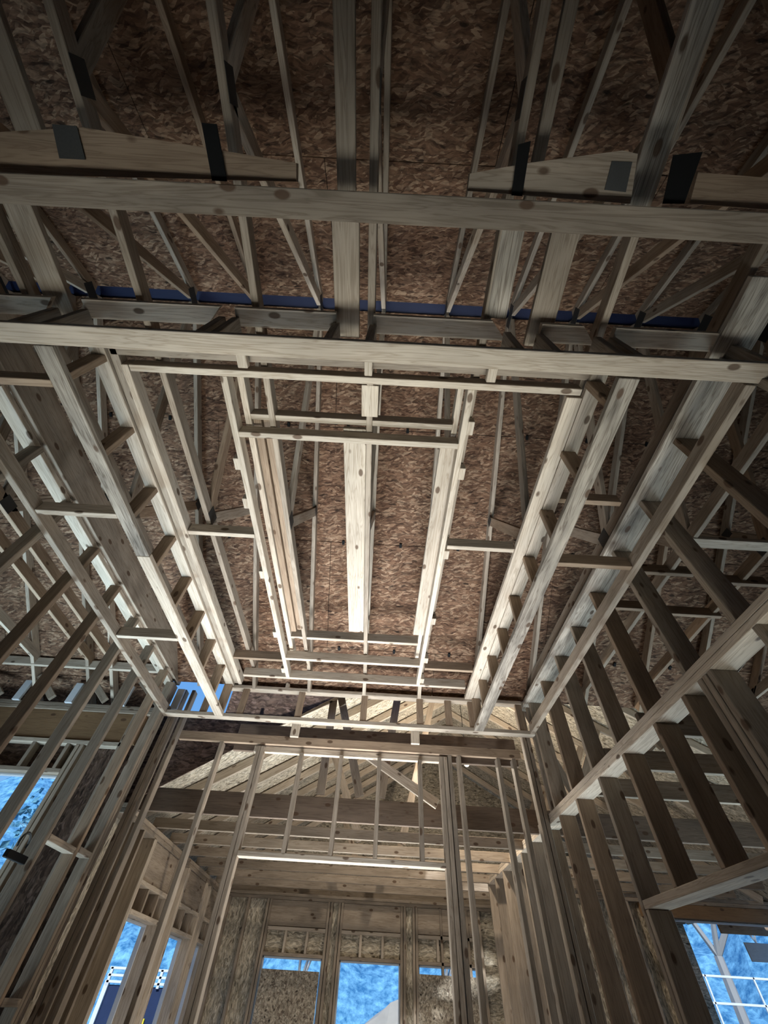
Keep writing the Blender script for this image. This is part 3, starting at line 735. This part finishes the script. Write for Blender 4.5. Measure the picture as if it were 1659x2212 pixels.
tree(-13.5, 12.5, 8, 2.2, 'leafy tree farther left outside the upper left window')
tree(-13.0, 22, 8, 2.0, 'leafy tree beyond the left rear windows')
tree(7.3, 12.0, 8.0, 2, 'bare grey tree outside the right window', bare=True)
tree(14.4, 20, 7, 2.0, 'leafy tree behind the bare tree at right')
tree(9.0, 22.5, 7, 1.8, 'leafy tree behind the left side of the right window')
# wooded slopes all round the far side of the house
bm = bmesh.new(); n = 96; rnd = random.Random(5); grid = []
for i in range(n+1):
    a_ = R(-20+220*i/n); row = []
    for j in range(11):
        rr = 30+j*2.4+rnd.uniform(-.7, .7)
        row.append(bm.verts.new((rr*math.cos(a_), 6+rr*math.sin(a_), FL-.6+(j/10)**.8*(15+2.2*math.sin(i*.9)+rnd.uniform(-1.2, 1.2)))))
    grid.append(row)
for i in range(n):
    for j in range(10): bm.faces.new((grid[i][j], grid[i+1][j], grid[i+1][j+1], grid[i][j+1]))
me = bpy.data.meshes.new('hill'); bm.to_mesh(me); bm.free()
struct(meshobj('hillside', me, GRASSY, Matrix.Identity(4), None))
# heap of broken rock outside the middle far window
bm = bmesh.new(); bmesh.ops.create_icosphere(bm, subdivisions=4, radius=1)
for v in bm.verts:
    q = rnd.uniform(.93, 1.07); v.co = Vector((v.co.x*3.2*q, v.co.y*2.0*q, max(-.1, v.co.z)*2.5*q))
me = bpy.data.meshes.new('rubble_pile'); bm.to_mesh(me); bm.free()
tag(meshobj('rubble_pile', me, DIRT, Matrix.Translation((2.7, 17.5, FL-.35)), None), 'grey rubble heap outside the middle far window, low at its right', 'rubble heap')
# white pipe frame outside the right window
t = thing('pipe_frame', (7.4, 11, FL-.3), 'white pipe frame standing outside the right window', 'pipe frame')
for x in (6.35, 7.25, 8.1): bx('post', x, x+.03, 11, 11.03, FL-.3, .66, WHITE, t)
for z in (.63, .31, -.3): bx('rail', 6.1, 8.6, 11, 11.03, z, z+.03, WHITE, t)
# trailer outside the left rear windows
t = thing('cargo_trailer', (-4.0, 12.8, FL-.3), 'navy cargo trailer with a white rack outside the left rear windows', 'trailer')
bx('body', -4.85, -2.95, 12.0, 14.8, FL+.2, .12, NAVYBOX, t)
for z in (.14, .22, .31): bx('rack_rail', -4.9, -2.9, 11.95, 12.0, z, z+.035, WHITE, t)
for x in (-4.88, -4.4, -3.9, -3.4, -2.95): bx('rack_post', x, x+.05, 11.95, 12.0, .10, .34, WHITE, t)
bx('corner_trim', -4.9, -4.82, 11.95, 12.02, FL+.2, .14, WHITE, t); bx('corner_trim', -2.98, -2.9, 11.95, 12.02, FL+.2, .14, WHITE, t)
bx('tie_strap', -4.05, -4.01, 11.97, 12.0, -.55, -.15, YEL, t); bx('tie_strap', -4.0, -3.93, 11.96, 12.0, -.32, -.25, YEL, t)
for x, y in ((-4.95, 13.0), (-4.95, 13.9), (-2.85, 13.0), (-2.85, 13.9)):
    bm = bmesh.new(); bmesh.ops.create_cone(bm, cap_ends=True, segments=20, radius1=.33, radius2=.33, depth=.18)
    me = bpy.data.meshes.new('wheel'); bm.to_mesh(me); bm.free()
    meshobj('wheel', me, BLACK, Matrix.Translation((x, y, FL+.03)) @ Matrix.Rotation(R(90), 4, 'Y'), t)
